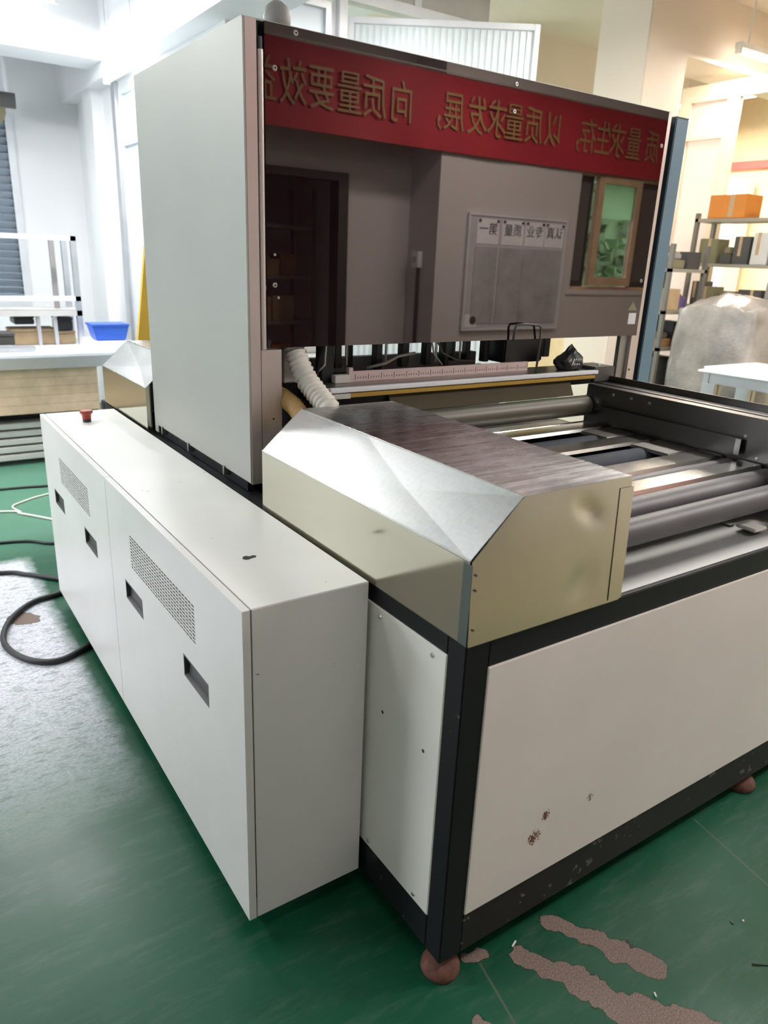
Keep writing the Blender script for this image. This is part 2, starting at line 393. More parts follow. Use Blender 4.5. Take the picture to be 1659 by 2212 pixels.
# clean-room partition: left side (parallel to Y) and front (parallel to X)
pw_ = struct(MB().sheet('x', 1.02, .04, 3.5, BY, 0, 2.74, [(3.66, 4.62, .9, 2.1), (3.66, 4.62, 2.2, 2.6), (4.9, 5.55, .1, 2.3), (4.9, 5.55, 2.38, 2.66)]).build('wall_partition', 'wall_white'))
for (a0, a1, z0, z1) in ((3.66, 4.62, .9, 2.1), (3.66, 4.62, 2.2, 2.6), (4.9, 5.55, .1, 2.3), (4.9, 5.55, 2.38, 2.66)):
    f = MB().sheet('x', 1.005, .03, a0-.03, a1+.03, z0-.03, z1+.03, [(a0+.02, a1-.02, z0+.02, z1-.02)]).build('window_frame', 'alu_white', pw_)
    box(1.03, 1.04, a0, a1, z0, z1).build('pane', 'frosted_pane', f)
box(.985, 1.02, 5.62, 5.72, 0, 2.74).build('post', 'aluminium', pw_)
box(.93, 1.02, 6.1, 6.4, 0, 2.74).build('pillar', 'wall_white', pw_)
pf = struct(MB().sheet('y', 3.5, .04, 1.06, 1.72, 0, CZ, [(1.12, 1.66, 2.30, 2.92), (1.12, 1.66, .95, 2.15)]).build('wall_partition_front', 'wall_white'))
for (z0, z1) in ((2.30, 2.92), (.95, 2.15)):
    f = MB().sheet('y', 3.485, .03, 1.10, 1.68, z0-.02, z1+.02, [(1.135, 1.645, z0+.015, z1-.015)]).build('window_frame', 'aluminium', pf)
    box(1.12, 1.66, 3.515, 3.525, z0, z1).build('pane', 'frosted_pane', f)
box(1.72, 1.78, 3.46, 3.56, 0, CZ).build('post', 'alu_white', pf, bevel=.004)
box(1.06, 2.9, 3.47, 3.55, 2.97, 3.03).build('header_rail', 'alu_white', pf)
hp = box(1.82, 2.9, 3.50, 3.53, 3.03, CZ).build('header_panel', 'light_grey', pf)
box(2.28, 2.33, 3.485, 3.50, 3.03, CZ).build('mullion', 'alu_white', hp)
# far right side of the hall
struct(box(1.06, 7.6, 8.5, 8.6, 0, CZ).build('wall_far', 'wall_beige'))
struct(box(7.5, 7.6, -2.2, 8.5, 0, CZ).build('wall_far_right', 'warm_wall'))
struct(box(3.9, 7.5, 4.6, 5.0, 2.95, CZ).build('trim_4', 'ceiling_beige'))
struct(box(4.4, 7.5, 3.02, 3.42, 3.02, CZ).build('trim_5', 'column_beige'))
cl = struct(box(3.93, 4.39, 3.0, 3.46, 0, CZ).build('wall_column', 'column_beige', bevel=.01))
# right partition (parallel to Y) with a panelled door and a wide opening
pr = struct(MB().sheet('x', 5.0, .05, 1.5, 3.46, 0, 2.95, [(1.62, 2.93, .0, 2.83), (3.03, 3.36, .05, 2.83)]).build('wall_right', 'trim_cream'))
box(5.02, 5.04, 3.03, 3.36, .05, 2.83).build('door_panel', 'door_pink', pr)
box(5.0, 5.02, 3.03, 3.36, 2.55, 2.58).build('door_rail', 'trim_cream', pr)
# wall behind the camera (seen in the tinted panel): rear wall with door, pier with window
struct(MB().sheet('y', -2.6, -.12, -4.6, 3.15, 0, CZ, [(1.45, 2.47, 0, 2.14)]).build('wall_rear', 'wall_grey_white'))
struct(MB().sheet('y', -2.2, -.5, 3.12, 7.6, 0, CZ, [(4.75, 6.1, 1.32, 2.36)]).build('wall_pier', 'wall_grey_white'))
d1 = struct(MB().sheet('y', -2.57, -.14, 1.38, 2.49, 0, 2.16, [(1.46, 2.40, -.1, 2.10)]).build('door_1', 'door_dark'))
w2 = struct(MB().sheet('y', -2.23, -.06, 4.72, 6.13, 1.29, 2.39, [(4.78, 6.07, 1.35, 2.33)]).build('window_2', 'wood_frame'))
sash = MB().sheet('y', -2.20, -.05, 5.0, 5.62, 1.36, 2.34, [(5.08, 5.55, 1.44, 2.28)]).build('sash', 'wood_frame', w2)
box(5.08, 5.55, -2.235, -2.23, 1.44, 2.28).build('pane', 'window_glass', sash)
box(5.08, 5.55, -2.243, -2.236, 1.98, 2.28).build('film_strip', 'mint_film', sash)
for a, c in ((4.78, 4.98), (5.66, 6.07)):
    s_ = MB().sheet('y', -2.255, -.03, a, c, 1.35, 2.33, [(a+.02, c-.02, 1.40, 2.29)]).build('sash', 'door_dark', w2)
    box(a+.02, c-.02, -2.275, -2.27, 1.40, 2.29).build('pane', 'grey_pane', s_)
box(4.70, 6.15, -2.2, -2.185, 1.275, 1.295).build('window_sill', 'wall_grey_white', w2)
# store room behind the dark door
struct(box(.9, 3.1, -4.6, -4.5, 0, 2.6).build('wall_store', 'store_wall'))
struct(box(.8, .9, -4.6, -2.72, 0, 2.6).build('wall_store_left', 'store_wall'))
struct(box(3.02, 3.1, -4.6, -2.72, 0, 2.6).build('wall_store_right', 'store_wall'))
struct(box(.8, 3.1, -4.6, -2.72, 2.6, 2.66).build('ceiling_store', 'store_wall'))
struct(box(.8, 3.1, -4.6, -2.7, -.05, 0).build('floor_store', 'store_wall'))
# ground and hedge outside the rear window
struct(box(2, 12, -8, -2.7, -.06, -.01).build('ground', 'leaf_green'))
hd = MB()
hd.box(4.5, 11.5, -4.7, -4.35, 0, 2.7)
for i in range(900):
    x, z = random.uniform(4.6, 11), random.uniform(.2, 2.7); y = -4.3+random.uniform(-.1, .15)
    hd.obox((x, y, z), (.16, .02, .11), random.random()*3, ('X', random.random()*3))
o = hd.build('hedge', 'leaf_green'); tag(o, 'green hedge outside, seen through the wooden window in the reflection', 'hedge'); o['kind'] = 'stuff'

# ------------------------------------------------------------------ lamps of the hall; several out of view are added for brightness
def lamp(x, y, z, along, power, label, length=1.2, color=(1, 1, 1)):
    t = thing('ceiling_lamp', (x, y, z+.06), label, 'lamp', 'fluorescent ceiling lamps')
    h = length/2
    a = (lambda u, v: (u, v)) if along == 'x' else (lambda u, v: (v, u))
    def bb(u0, u1, v0, v1, z0, z1):
        (x0, y0), (x1, y1) = a(u0, v0), a(u1, v1)
        return box(x+min(x0,x1), x+max(x0,x1), y+min(y0,y1), y+max(y0,y1), z0, z1)
    bb(-h, h, -.03, .03, z+.02, z+.06).build('housing', 'ac_white', t, bevel=.004)
    p0, p1 = a(-h+.03, 0), a(h-.03, 0)
    MB().cyl((x+p0[0], y+p0[1], z), (x+p1[0], y+p1[1], z), .014, 12).build('tube', 'tube_glow', t, smooth=.6)
    for sg in (-1, 1):
        bb(sg*(h-.015)-.015, sg*(h-.015)+.015, -.02, .02, z-.016, z+.022).build('end_cap', 'ac_white', t)
    if z + .06 < CZ - .01:
        for sg in (-1, 1):
            q = a(sg*h*.8, 0); MB().cyl((x+q[0], y+q[1], z+.06), (x+q[0], y+q[1], CZ), .006, 6).build('hanger', 'alu_white', t)
    area('lamp_light', (x, y, z-.03), (length, .25) if along == 'x' else (.25, length), power, color, parent=t)
LP = 31
lamp(-.05, 5.25, 3.10, 'x', LP*.5, 'lit tube lamp under the far left ceiling, at the top left corner')
lamp(.85, 4.95, 2.67, 'y', LP*.4, 'lit tube lamp along the white beam above the left partition', .75)
lamp(1.35, 2.7, 2.95, 'x', LP*.6, 'lit tube lamp hanging behind the top of the machine hood')
lamp(-2.4, 2.0, 3.1, 'y', LP*1.5, 'unseen tube lamp added above the aisle left of the machine')  # added to even out the brightness on the left
lamp(-.3, 4.25, 3.1, 'x', LP*1.9, 'tube lamp above the far end of the white cabinet')
lamp(-2.3, 4.4, 3.1, 'y', LP*1.6, 'unseen tube lamp added above the far left aisle')  # added to brighten the far left walls
lamp(-.3, -.9, 3.2, 'x', LP*.35, 'unseen tube lamp added behind the camera, over the aisle', color=(1, .96, .93))  # added as weak fill from the front
lamp(3.1, -1.1, 3.2, 'x', LP*2.5, 'unseen tube lamp added over the rear aisle before the notice board', color=(1, .95, .91))  # added to brighten the white front panel
lamp(4.4, -.6, 3.2, 'x', LP*2.2, 'unseen tube lamp added over the aisle by the red banner', color=(1, .95, .91))  # added as light from the front right
lamp(2.9, 1.4, 3.2, 'y', LP*2.6, 'unseen tube lamp added right of the machine hood', color=(1, .95, .90))  # added to brighten the right background
lamp(5.35, 2.85, 3.08, 'x', LP*2, 'bright tube lamp over the warm room on the right', color=(1, .92, .82))
lamp(6.3, 3.9, 3.1, 'y', LP*3.2, 'tube lamp added deeper in the warm room on the right', color=(1, .90, .76))  # added to make the warm room bright
lamp(3.0, 5.6, 3.1, 'x', LP*3.2, 'unseen tube lamp added behind the ribbed door leaf', color=(1, .95, .90))  # added for more light at the back right

# ================================================================== MACHINE BASE
BX, BL = 1.69, 2.66
ba = thing('conveyor_machine', (.85, 1.3, 0), 'black steel machine base with white panels standing on rusty levelling feet', 'machine')
for x in (0, BX-.0607):
    for y in (0, BL-.055):
        box(x, x+.0607, y, y+.055, .06, .864).build('frame_post', 'black_steel', ba, bevel=.003)
box(.0607, BX-.0607, .001, .055, .802, .864).build('frame_rail', 'black_steel', ba, bevel=.002)
box(.0607, BX-.0607, .001, .055, .06, .173).build('frame_rail', 'black_steel_dusty', ba, bevel=.002)
box(.0607, BX-.0607, BL-.055, BL-.001, .802, .864).build('frame_rail', 'black_steel', ba, bevel=.002)
for x in (.001, BX-.0597):
    box(x, x+.0587, .055, BL-.055, .818, .864).build('frame_rail', 'black_steel', ba, bevel=.002)
    box(x, x+.0587, .055, BL-.055, .06, .165).build('frame_rail', 'black_steel', ba, bevel=.002)
box(.0607, BX-.0607, -.003, .003, .173, .802).build('front_panel', 'front_panel_white', ba, bevel=.0015)
sp = box(-.003, .003, .052, .46, .158, .82).build('side_panel', 'side_panel_white', ba, bevel=.0015)
for y, z in ((.285, .80), (.095, .80), (.295, .175), (.105, .174)): screw(sp, (-.003, y, z), (-1, 0, 0), .0055)
for y, z in ((.259, .57), (.104, .565)): MB().cyl((-.0028, y, z), (-.0034, y, z), .0045, 10).build('hole', 'dark_inside', sp)
box(.03, BX-.03, .03, BL-.03, .12, .80).build('inner_light_block', 'dark_inside', ba)  # unseen dark box inside the base, added to stop light
def foot(x, y):
    f = MB().lathe([(.010, 0), (.042, 0), (.046, .008), (.045, .018), (.036, .032), (.022, .042), (.012, .045)], (x, y, 0), 22).build('levelling_foot', 'rust', ba, smooth=.7)
    MB().cyl((x, y, .044), (x, y, .075), .011, 10).build('stem', 'bolt_steel', f, smooth=.6)
    MB().cyl((x, y, .046), (x, y, .054), .017, 6).build('nut', 'rust', f)
for x in (.032, 1.245): foot(x, .032)
for x in (.032, BX-.032): foot(x, BL-.032)
box(.40, 1.50, .012, .62, .862, .866).build('tray_plate', 'tray_steel', ba)
box(1.08, 1.14, .07, .13, .876, .886).build('stop_block', 'light_grey', ba, bevel=.003)
box(1.09, 1.11, .15, .30, .866, .872).build('stop_arm', 'dull_steel', ba)

# ================================================================== ELECTRICAL CABINET
cb = thing('electrical_cabinet', (-.16, 1.35, .072), 'long white steel cabinet with two vented doors along the left of the machine', 'cabinet')
CX0, CX1, CY0, CY1, CZ0, CZ1 = -.292, -.0135, .319, 2.384, .072, .8735
box(CX0, CX1, CY0+.002, CY1, CZ1-.003, CZ1).build('top_panel', 'cabinet_top_white', cb, bevel=.001)
box(CX0, CX1, CY0, CY0+.003, CZ0, CZ1-.001).build('end_panel', 'cabinet_white', cb, bevel=.001)
box(CX0, CX1, CY1-.003, CY1, CZ0, CZ1-.004).build('end_panel', 'cabinet_white', cb)
box(CX0, CX1, CY0+.003, CY1-.003, CZ0, CZ0+.003).build('bottom_panel', 'cabinet_white', cb)
box(CX1-.003, CX1, CY0+.003, CY1-.003, CZ0+.003, CZ1-.003).build('back_panel', 'cabinet_white', cb)
box(CX0+.02, CX0+.025, CY0+.003, CY1-.003, CZ0+.003, CZ1-.003).build('dark_backing', 'dark_inside', cb)  # dark sheet behind the vent slots, in place of the shade inside
def vent_holes(y0, y1, z0, z1, nc=24, nr=11):
    py, pz = (y1-y0)/nc, (z1-z0)/nr
    return [(y0+i*py+.002, y0+(i+1)*py-.002, z0+j*pz+.002, z0+(j+1)*pz-.002) for i in range(nc) for j in range(nr)]
for (y0, y1, v0, v1, lat) in ((CY0, 1.3585, .598, 1.122, (.525, 1.035)), (1.3615, CY1, 1.612, 2.068, (1.55, 2.06))):
    latch = [(l, l+.168, .532, .594) for l in lat]
    d = MB().sheet('x', -.313, .018, y0, y1, CZ0, CZ1, [(v0-.012, v1+.012, .654, .772)] + latch).build('door', 'cabinet_white', cb)
    MB().sheet('x', -.3128, .002, v0-.012, v1+.012, .654, .772, vent_holes(v0, v1, .661, .766)).build('vent_grille', 'cabinet_white', d)
    for (a0, a1, b0, b1) in latch:
        q = MB().prism([(-.3135, b0), (-.3135, b0+.004), (-.303, b0+.008), (-.299, b1-.014), (-.302, b1-.008), (-.3135, b1-.004), (-.3135, b1), (-.296, b1), (-.296, b0)], 'y', a0+.004, a1-.004)
        q.box(-.3135, -.296, a0, a0+.004, b0, b1); q.box(-.3135, -.296, a1-.004, a1, b0, b1)
        q.build('latch', 'dark_grey_plastic', d)
es = MB().lathe([(.014, 0), (.0165, 0), (.0165, .012), (.014, .014)], (-.176, 2.165, CZ1), 20).build('emergency_stop', 'black_plastic', cb, smooth=.6, label='red mushroom emergency stop button')
MB().lathe([(.012, .012), (.0165, .013), (.018, .03), (.024, .036), (.026, .042), (.024, .047), (.014, .0495), (.002, .05)], (-.176, 2.165, CZ1), 22).build('cap', 'red_plastic', es, smooth=.9)
hole = [(.0, .0), (.006, .008), (.015, .009), (.020, .004), (.030, .006), (.036, .001), (.031, -.005), (.020, -.006), (.010, -.009), (.002, -.006)]
MB().prism([(-.203+u, .568+v*1.3) for u, v in hole], 'z', CZ1-.001, CZ1+.0004).build('cable_hole', 'dark_inside', cb)

# ================================================================== STAINLESS COVERS
def cover(name, y0, y1, label, detail):
    t = thing(name, (.2, (y0+y1)/2, .866), label, 'cover')
    KZ0, KZS, KZT, KX1, KX2 = .866, 1.0366, 1.1426, .1142, .422
    box(-.004, -.001, y0, y1, KZ0+.008 if not detail else KZ0, KZS).build('side_plate', 'stainless_side', t, label='bright folded side sheet')
    # chamfer with a dent
    nrm = Vector((-(KZT-KZS), 0, KX1+.004)).normalized()
    def cp(u, v, d=0): return Vector((-.004 + (KX1+.004)*v, y0+(y1-y0)*u, KZS+(KZT-KZS)*v)) - nrm*d
    ch = MB()
    if detail:
        vs = [cp(0, 0), cp(0, 1), cp(.62, 1), cp(1, 1), cp(1, 0), cp(.55, 0), cp(.33, .48, .005), cp(.60, .52, .001)]
        ch.add(vs, [(0, 6, 1), (1, 6, 2), (2, 6, 7), (6, 5, 7), (0, 5, 6), (2, 7, 3), (3, 7, 4), (4, 7, 5)])
    else:
        vs = [cp(0, 0), cp(0, 1), cp(.45, 1), cp(1, 1), cp(1, 0), cp(.2, 0), cp(.4, .45, .006)]
        ch.add(vs, [(0, 6, 1), (1, 6, 2), (2, 6, 3), (3, 6, 4), (4, 6, 5), (5, 6, 0)])
    ch.build('chamfer_plate', 'stainless_chamfer', t)
    box(KX1, KX2, y0, y1, KZT-.003, KZT).build('top_plate', 'stainless_top', t)
    box(KX2-.003, KX2, y0+.003, y1-.003, KZ0, KZT-.003).build('inner_plate', 'stainless', t)
    pent = [(-.004, KZ0), (-.004, KZS), (KX1, KZT), (KX2, KZT), (KX2, KZ0)]
    if detail:
        ep = MB(); nu, nv = 34, 26; idx = {}
        for i in range(nu+1):
            for j in range(nv+1):
                x = -.004 + (KX2+.004)*i/nu; z = KZ0 + (KZT-KZ0)*j/nv
                lim = min(KZT, KZS + (KZT-KZS)*(x+.004)/(KX1+.004)); z = KZ0 + (lim-KZ0)*j/nv
                dent = .006*math.exp(-((x-.30)**2/.0012+(z-1.085+.5*(x-.30))**2/.0004)) + .004*math.exp(-((x-.30)**2+(z-.93)**2)/.002)
                idx[i, j] = len(ep.v); ep.v.append((x, y0 - .012*(1-(z-KZ0)/(KZT-KZ0)) - .001 + dent, z))
        for i in range(nu):
            for j in range(nv): ep.f.append((idx[i, j], idx[i+1, j], idx[i+1, j+1], idx[i, j+1]))
        ep.build('end_plate', 'stainless_end', t, smooth=True)
    else: MB().prism(pent, 'y', y0-.003, y0).build('end_plate', 'stainless_side', t)
    MB().prism(pent, 'y', y1, y1+.003).build('end_plate', 'stainless_side', t)
    # folded bright edges
    MB().tube([(KX1, y0-.002, KZT), (KX1, y1, KZT)], .0022, 6).build('edge_fold', 'stainless', t)
    MB().tube([(-.004, y0-.002, KZS), (-.004, y1, KZS)], .0022, 6).build('edge_fold', 'stainless', t)
    if detail:
        box(-.0052, -.004, y0-.009, y0+.016, KZ0, KZS-.006).build('corner_tape', 'tape_green', t, label='greenish tape strip down the corner')
        MB().add([(KX2-.036, y0-.0145, KZ0+.004), (KX2+.006, y0-.0145, KZ0+.004), (KX2+.006, y0-.0035, KZT-.022), (KX2-.036, y0-.0035, KZT-.022)], [(0, 1, 2, 3)]).build('edge_flange', 'stainless_end', t)
        for z in (1.01, .98, .90): MB().cyl((.006, y0-.003-.012*(KZT-z)/(KZT-KZ0), z), (.006, y0-.0035-.012*(KZT-z)/(KZT-KZ0), z), .0025, 8).build('rivet', 'dark_grey_plastic', t)
    return t
cover('side_cover', .006, .88, 'long chamfered stainless side cover on the near left of the conveyor', True)
cover('side_cover', 1.93, 2.56, 'smaller stainless side cover behind the hood, far left end of the machine', False)

# ================================================================== HOOD
hd_ = thing('machine_hood', (.85, 1.45, .87), 'tall grey steel hood with tinted front panel standing over the conveyor', 'machine hood')
HX0, HX1, HY, HYB, HT = .018, 1.693, 1.011, 1.90, 2.083
MB().prism([(HY-.002, .905), (1.862, .905), (1.862, .876), (HYB, .876), (HYB, HT), (HY-.002, HT)], 'x', HX0-.0005, HX0+.0035).build('side_panel', 'hood_steel', hd_, label='plain grey-green steel side sheet')
MB().box(HX0+.0036, .055, HY-.003, HY+.03, .90, HT+.002).build('corner_post', 'post_steel', hd_, bevel=.002)
ip = MB().cyl((.0668, HY+.004, 1.29), (.0668, HY+.004, 2.022), .0085, 14).build('guide_tube', 'post_steel', hd_, smooth=.6)
MB().cyl((.0668, HY+.004, 2.022), (.0668, HY+.004, 2.05), .0065, 10).build('tube_bolt', 'dark_grey_plastic', ip)
box(.055, .062, HY+.006, HY+.03, .90, HT).build('gap_strip', 'dark_inside', hd_)
ls = box(.058, .121, HY+.002, HY+.006, .90, 1.288).build('lower_plate', 'post_steel', hd_)
MB().cyl((.094, HY+.002, 1.09), (.094, HY+.001, 1.09), .003, 8).build('hole', 'dark_inside', ls)
pn = box(.0751, 1.6733, HY-.004, HY+.002, 1.294, HT+.001).build('tinted_panel', 'tinted_acrylic', hd_, bevel=.0008, label='dark reddish mirror-like acrylic panel')
for x, z in ((.103, 1.986), (.922, 1.991), (1.655, 1.971), (.162, 2.072), (.921, 2.066), (.099, 1.463), (1.652, 1.50)):
    s1 = screw(pn, (x, HY-.004, z), (0, -1, 0), .0075)
    MB().cyl((x, HY-.0071, z), (x, HY-.0074, z), .003, 6).build('socket', 'dark_inside', s1)
for x, z in ((.099, 1.542), (.109, 1.43)): screw(pn, (x, HY-.004, z), (0, -1, 0), .0045)
MB().prism([(1.598, 1.391), (1.652, 1.391), (1.623, 1.424)], 'y', HY-.0046, HY-.0041).build('warning_triangle', 'olive', pn)
box(1.608, 1.652, HY-.0046, HY-.0041, 1.338, 1.380).build('white_label', 'board_grey', pn)
MB().tube([(.997, .995, 1.29), (.998, .99, 1.335), (1.003, .99, 1.345), (1.04, .99, 1.348), (1.108, .99, 1.343), (1.121, .99, 1.335), (1.129, .995, 1.287), (1.129, 1.0, 1.17)], .004, 8).build('wire_handle', 'dark_grey_plastic', hd_, smooth=True)
box(1.6745, 1.693, HY-.002, HY+.03, 1.294, HT).build('corner_post', 'post_steel', hd_)
rp = box(1.648, 1.693, HY-.002, HY+.03, .87, 1.2935).build('corner_post', 'post_steel', hd_, label='bright lower right post with bolts')
for z in (1.16, 1.07): screw(rp, (1.66, HY-.002, z), (0, -1, 0), .005, mt='dark_grey_plastic')
box(1.60, 1.648, HY+.012, HY+.03, .95, 1.294).build('post_return', 'dull_steel', hd_)
box(HX1-.004, HX1, HY+.03, HYB, 1.30, HT).build('side_panel', 'beige_inside', hd_, label='beige right-hand side sheet')
box(HX0, HX1, HY+.002, HYB, HT, HT+.004).build('roof', 'hood_steel', hd_)
box(HX0, HX1, HYB-.004, HYB, 1.42, HT).build('back_panel', 'hood_steel', hd_)
box(.05, 1.68, HY+.03, HYB-.01, 1.40, 1.405).build('inner_ceiling', 'dark_inside', hd_)
box(.06, 1.63, 1.12, 1.88, .866, .90).build('bed_plate', 'dark_inside', hd_)
box(.06, 1.63, 1.86, 1.88, .90, 1.07).build('rear_skirt', 'dark_grey_plastic', hd_)
box(.03, .05, HY+.05, HYB-.02, .866, .93).build('base_strip', 'black_steel', hd_)
for y in (1.2, 1.52, 1.8): box(.012, .03, y, y+.012, .88, .91).build('bracket', 'dull_steel', hd_)
bc = thing('signal_beacon', (.215, 1.22, HT+.004), 'round grey beacon on top of the machine hood', 'beacon')
MB().lathe([(.03, 0), (.045, 0), (.045, .02), (.04, .03)], (.215, 1.22, HT+.004), 20).build('base', 'dark_grey_plastic', bc, smooth=.6)
MB().lathe([(.036, .03), (.038, .07), (.03, .095), (.015, .107), (.002, .11)], (.215, 1.22, HT+.004), 20).build('dome', 'mid_grey', bc, smooth=True)

# ================================================================== CONVEYOR
cv = thing('roller_conveyor', (.9, .5, .866), 'roller conveyor table with steel slats between the side cover and right rail', 'conveyor')
RX0, RX1 = .424, 1.398
def roller(y, z, r, mt, x0=RX0+.012, x1=RX1-.02):
    ro = MB().cyl((x0, y, z), (x1, y, z), r, 28).build('roller', mt, cv, bevel=.003, smooth=.6)
    for a, bb in ((x0-.012, x0), (x1, x1+.02)): MB().cyl((a, y, z), (bb, y, z), .010, 10).build('axle', 'bolt_steel', ro, smooth=.6)
roller(.125, .945, .034, 'roller_grey'); roller(.228, .944, .038, 'roller_grey'); roller(.356, .950, .034, 'roller_grey')
roller(.585, .935, .045, 'roller_blue'); roller(.785, .935, .045, 'roller_blue'); roller(.965, 1.045, .038, 'roller_back')
def slat(y0, y1, x0=RX0+.001, x1=RX1-.012, z=.986):
    q = MB().prism([(y0, z-.010), (y0+.006, z), (y1-.006, z), (y1, z-.010), (y1-.003, z-.012), (y0+.003, z-.012)], 'x', x0, x1)
    return q.build('slat_plate', 'plate_steel', cv)
slat(.250, .328); slat(.382, .472); slat(.635, .722); slat(.855, .945); slat(.958, .966)
for y0, y1 in ((.476, .631), (.726, .851)): slat(y0, y1, 1.235, RX1-.012, .984).data.materials[0] = M['dull_steel']
slat(.97, 1.10, RX0+.001, RX1-.012, .96).data.materials[0] = M['dull_steel']
box(RX0, RX1, .30, 1.05, .880, .886).build('under_tray', 'dark_inside', cv)
# right guide rail
rl = thing('guide_rail', (1.45, .5, .866), 'dark steel guide rail along the right edge of the conveyor', 'rail')
box(1.40, 1.404, -.02, .985, .866, 1.118).build('inner_plate', 'rail_steel', rl)
box(1.40, 1.446, -.02, .985, 1.118, 1.122).build('top_flange', 'rail_steel', rl, bevel=.001)
box(1.446, 1.452, -.02, .985, 1.095, 1.118).build('groove_wall', 'dark_inside', rl)
box(1.452, 1.52, -.02, 1.0, 1.118, 1.124).build('outer_flange', 'rail_steel', rl, bevel=.001)
box(1.52, 1.525, -.02, 1.005, 1.05, 1.146).build('outer_lip', 'rail_steel', rl)
box(1.525, 1.69, -.005, 1.005, 1.10, 1.104).build('outer_top', 'stainless_top', rl)
box(1.686, 1.69, -.005, 1.005, .866, 1.10).build('outer_side', 'stainless_side', rl)
box(1.40, 1.69, -.02, -.005, .866, 1.118).build('end_plate', 'stainless_side', rl)
gs = MB().prism([(.33, 1.000), (.352, 1.000), (.352, 1.043), (.345, 1.052), (.98, 1.052), (.98, 1.0), (.36, 1.0)][0:1] + [(.33, 1.052), (.90, 1.052), (.90, 1.0)], 'x', 1.380, 1.384).build('guide_strip', 'rail_steel', rl)
box(1.379, 1.3795, .33, .348, 1.0, 1.05).build('strip_end', 'bolt_steel', gs)
for y, z in ((.86, 1.10), (.78, 1.10), (.70, 1.098), (.33, 1.06), (.28, 1.0), (.20, .995), (.93, 1.06)): screw(rl, (1.40, y, z), (-1, 0, 0), .006)
MB().tube([(1.40, .96, 1.05), (1.385, .96, 1.05)], .036, 18).build('bearing', 'dull_steel', rl, smooth=.6)

# ================================================================== GANTRY UNDER THE HOOD
gb = thing('gantry_beam', (.85, 1.05, 1.1), 'dark gantry beam with white and yellow rails and scales under the hood', 'beam')
box(.24, 1.50, .995, 1.14, 1.120, 1.166).build('beam_body', 'black_steel', gb)
box(.24, 1.50, 1.0, 1.14, 1.166, 1.170).build('top_plate', 'dull_steel', gb)
box(.262, 1.44, .975, .995, 1.158, 1.172).build('white_rail', 'alu_white', gb, bevel=.002)
box(.33, 1.42, .972, .994, 1.143, 1.155).build('yellow_strip', 'yellow_tape', gb, bevel=.001)
box(.262, .33, .972, .994, 1.141, 1.155).build('rail_clip', 'light_grey', gb)
lr = MB().prism([(.962, 1.088), (.965, 1.086), (.992, 1.140), (.989, 1.142)], 'x', .48, 1.30).build('lower_scale', 'ruler_yellow', gb)
ur = box(.40, 1.165, 1.078, 1.086, 1.170, 1.203).build('upper_scale', 'ruler_pink', gb, bevel=.001)
tk = MB(); tl = MB()
for i in range(76):
    x = .41 + i*.01; big = i % 5 == 0
    tk.box(x, x+.0012, 1.0772, 1.078, 1.180 if not big else 1.176, 1.186 if not big else 1.194)
for i in range(60):
    x = .50 + i*.0133; h = .012 if i % 4 == 0 else .006
    tl.add([(x, .9635, 1.090), (x+.0014, .9635, 1.090), (x+.0014, .9635+h*.5, 1.090+h), (x, .9635+h*.5, 1.090+h)], [(0, 1, 2, 3)])
tk.build('scale_marks', 'tick_ink', ur)['kind'] = 'stuff'; tl.build('scale_marks', 'tick_ink', lr)['kind'] = 'stuff'
box(.385, .40, 1.074, 1.09, 1.170, 1.215).build('scale_stop', 'ruler_pink', gb)
eb = box(1.43, 1.545, .985, 1.10, 1.125, 1.182).build('end_block', 'dark_grey_plastic', gb, bevel=.004)
screw(eb, (1.50, 1.03, 1.182), (0, 0, 1), .008)
box(.33, .385, 1.066, 1.09, 1.170, 1.195).build('clamp_block', 'light_grey', gb, bevel=.002)
# tool holders hanging from the hood
tr = thing('tool_carriage', (.8, 1.25, 1.22), 'row of black tool holders and struts under the tinted panel', 'tool carriage')
box(.42, 1.60, 1.25, 1.265, 1.262, 1.272).build('cross_bar', 'black_plastic', tr)
x = .36
for i in range(19):
    wd = random.choice((.016, .02, .026, .034)); y = 1.16 + random.random()*.10
    box(x, x+wd, y, y+.03, 1.19, 1.40).build('tool_holder', 'black_plastic', tr, bevel=.002)
    if i % 3 == 1: MB().cyl((x+wd+.012, y-.01, 1.20), (x+wd+.012, y-.01, 1.27), .0045, 8).build('plunger', 'bolt_steel', tr, smooth=.6)
    x += wd + random.uniform(.026, .042)
box(.30, .345, 1.10, 1.14, 1.17, 1.40).build('tool_holder', 'black_plastic', tr, bevel=.003)
box(1.10, 1.30, 1.14, 1.24, 1.19, 1.40).build('motor_housing', 'black_plastic', tr, bevel=.006)
box(.185, .255, 1.13, 1.18, 1.17, 1.275).build('driver_box', 'light_grey', tr, bevel=.003)
box(.12, .20, 1.15, 1.2, 1.26, 1.285).build('bracket', 'ruler_pink', tr)
box(.06, .30, 1.24, 1.26, .95, 1.40).build('rear_plate', 'dark_grey_plastic', tr)
box(.30, 1.10, 1.30, 1.33, 1.165, 1.215).build('hose_bed', 'mid_grey', tr)
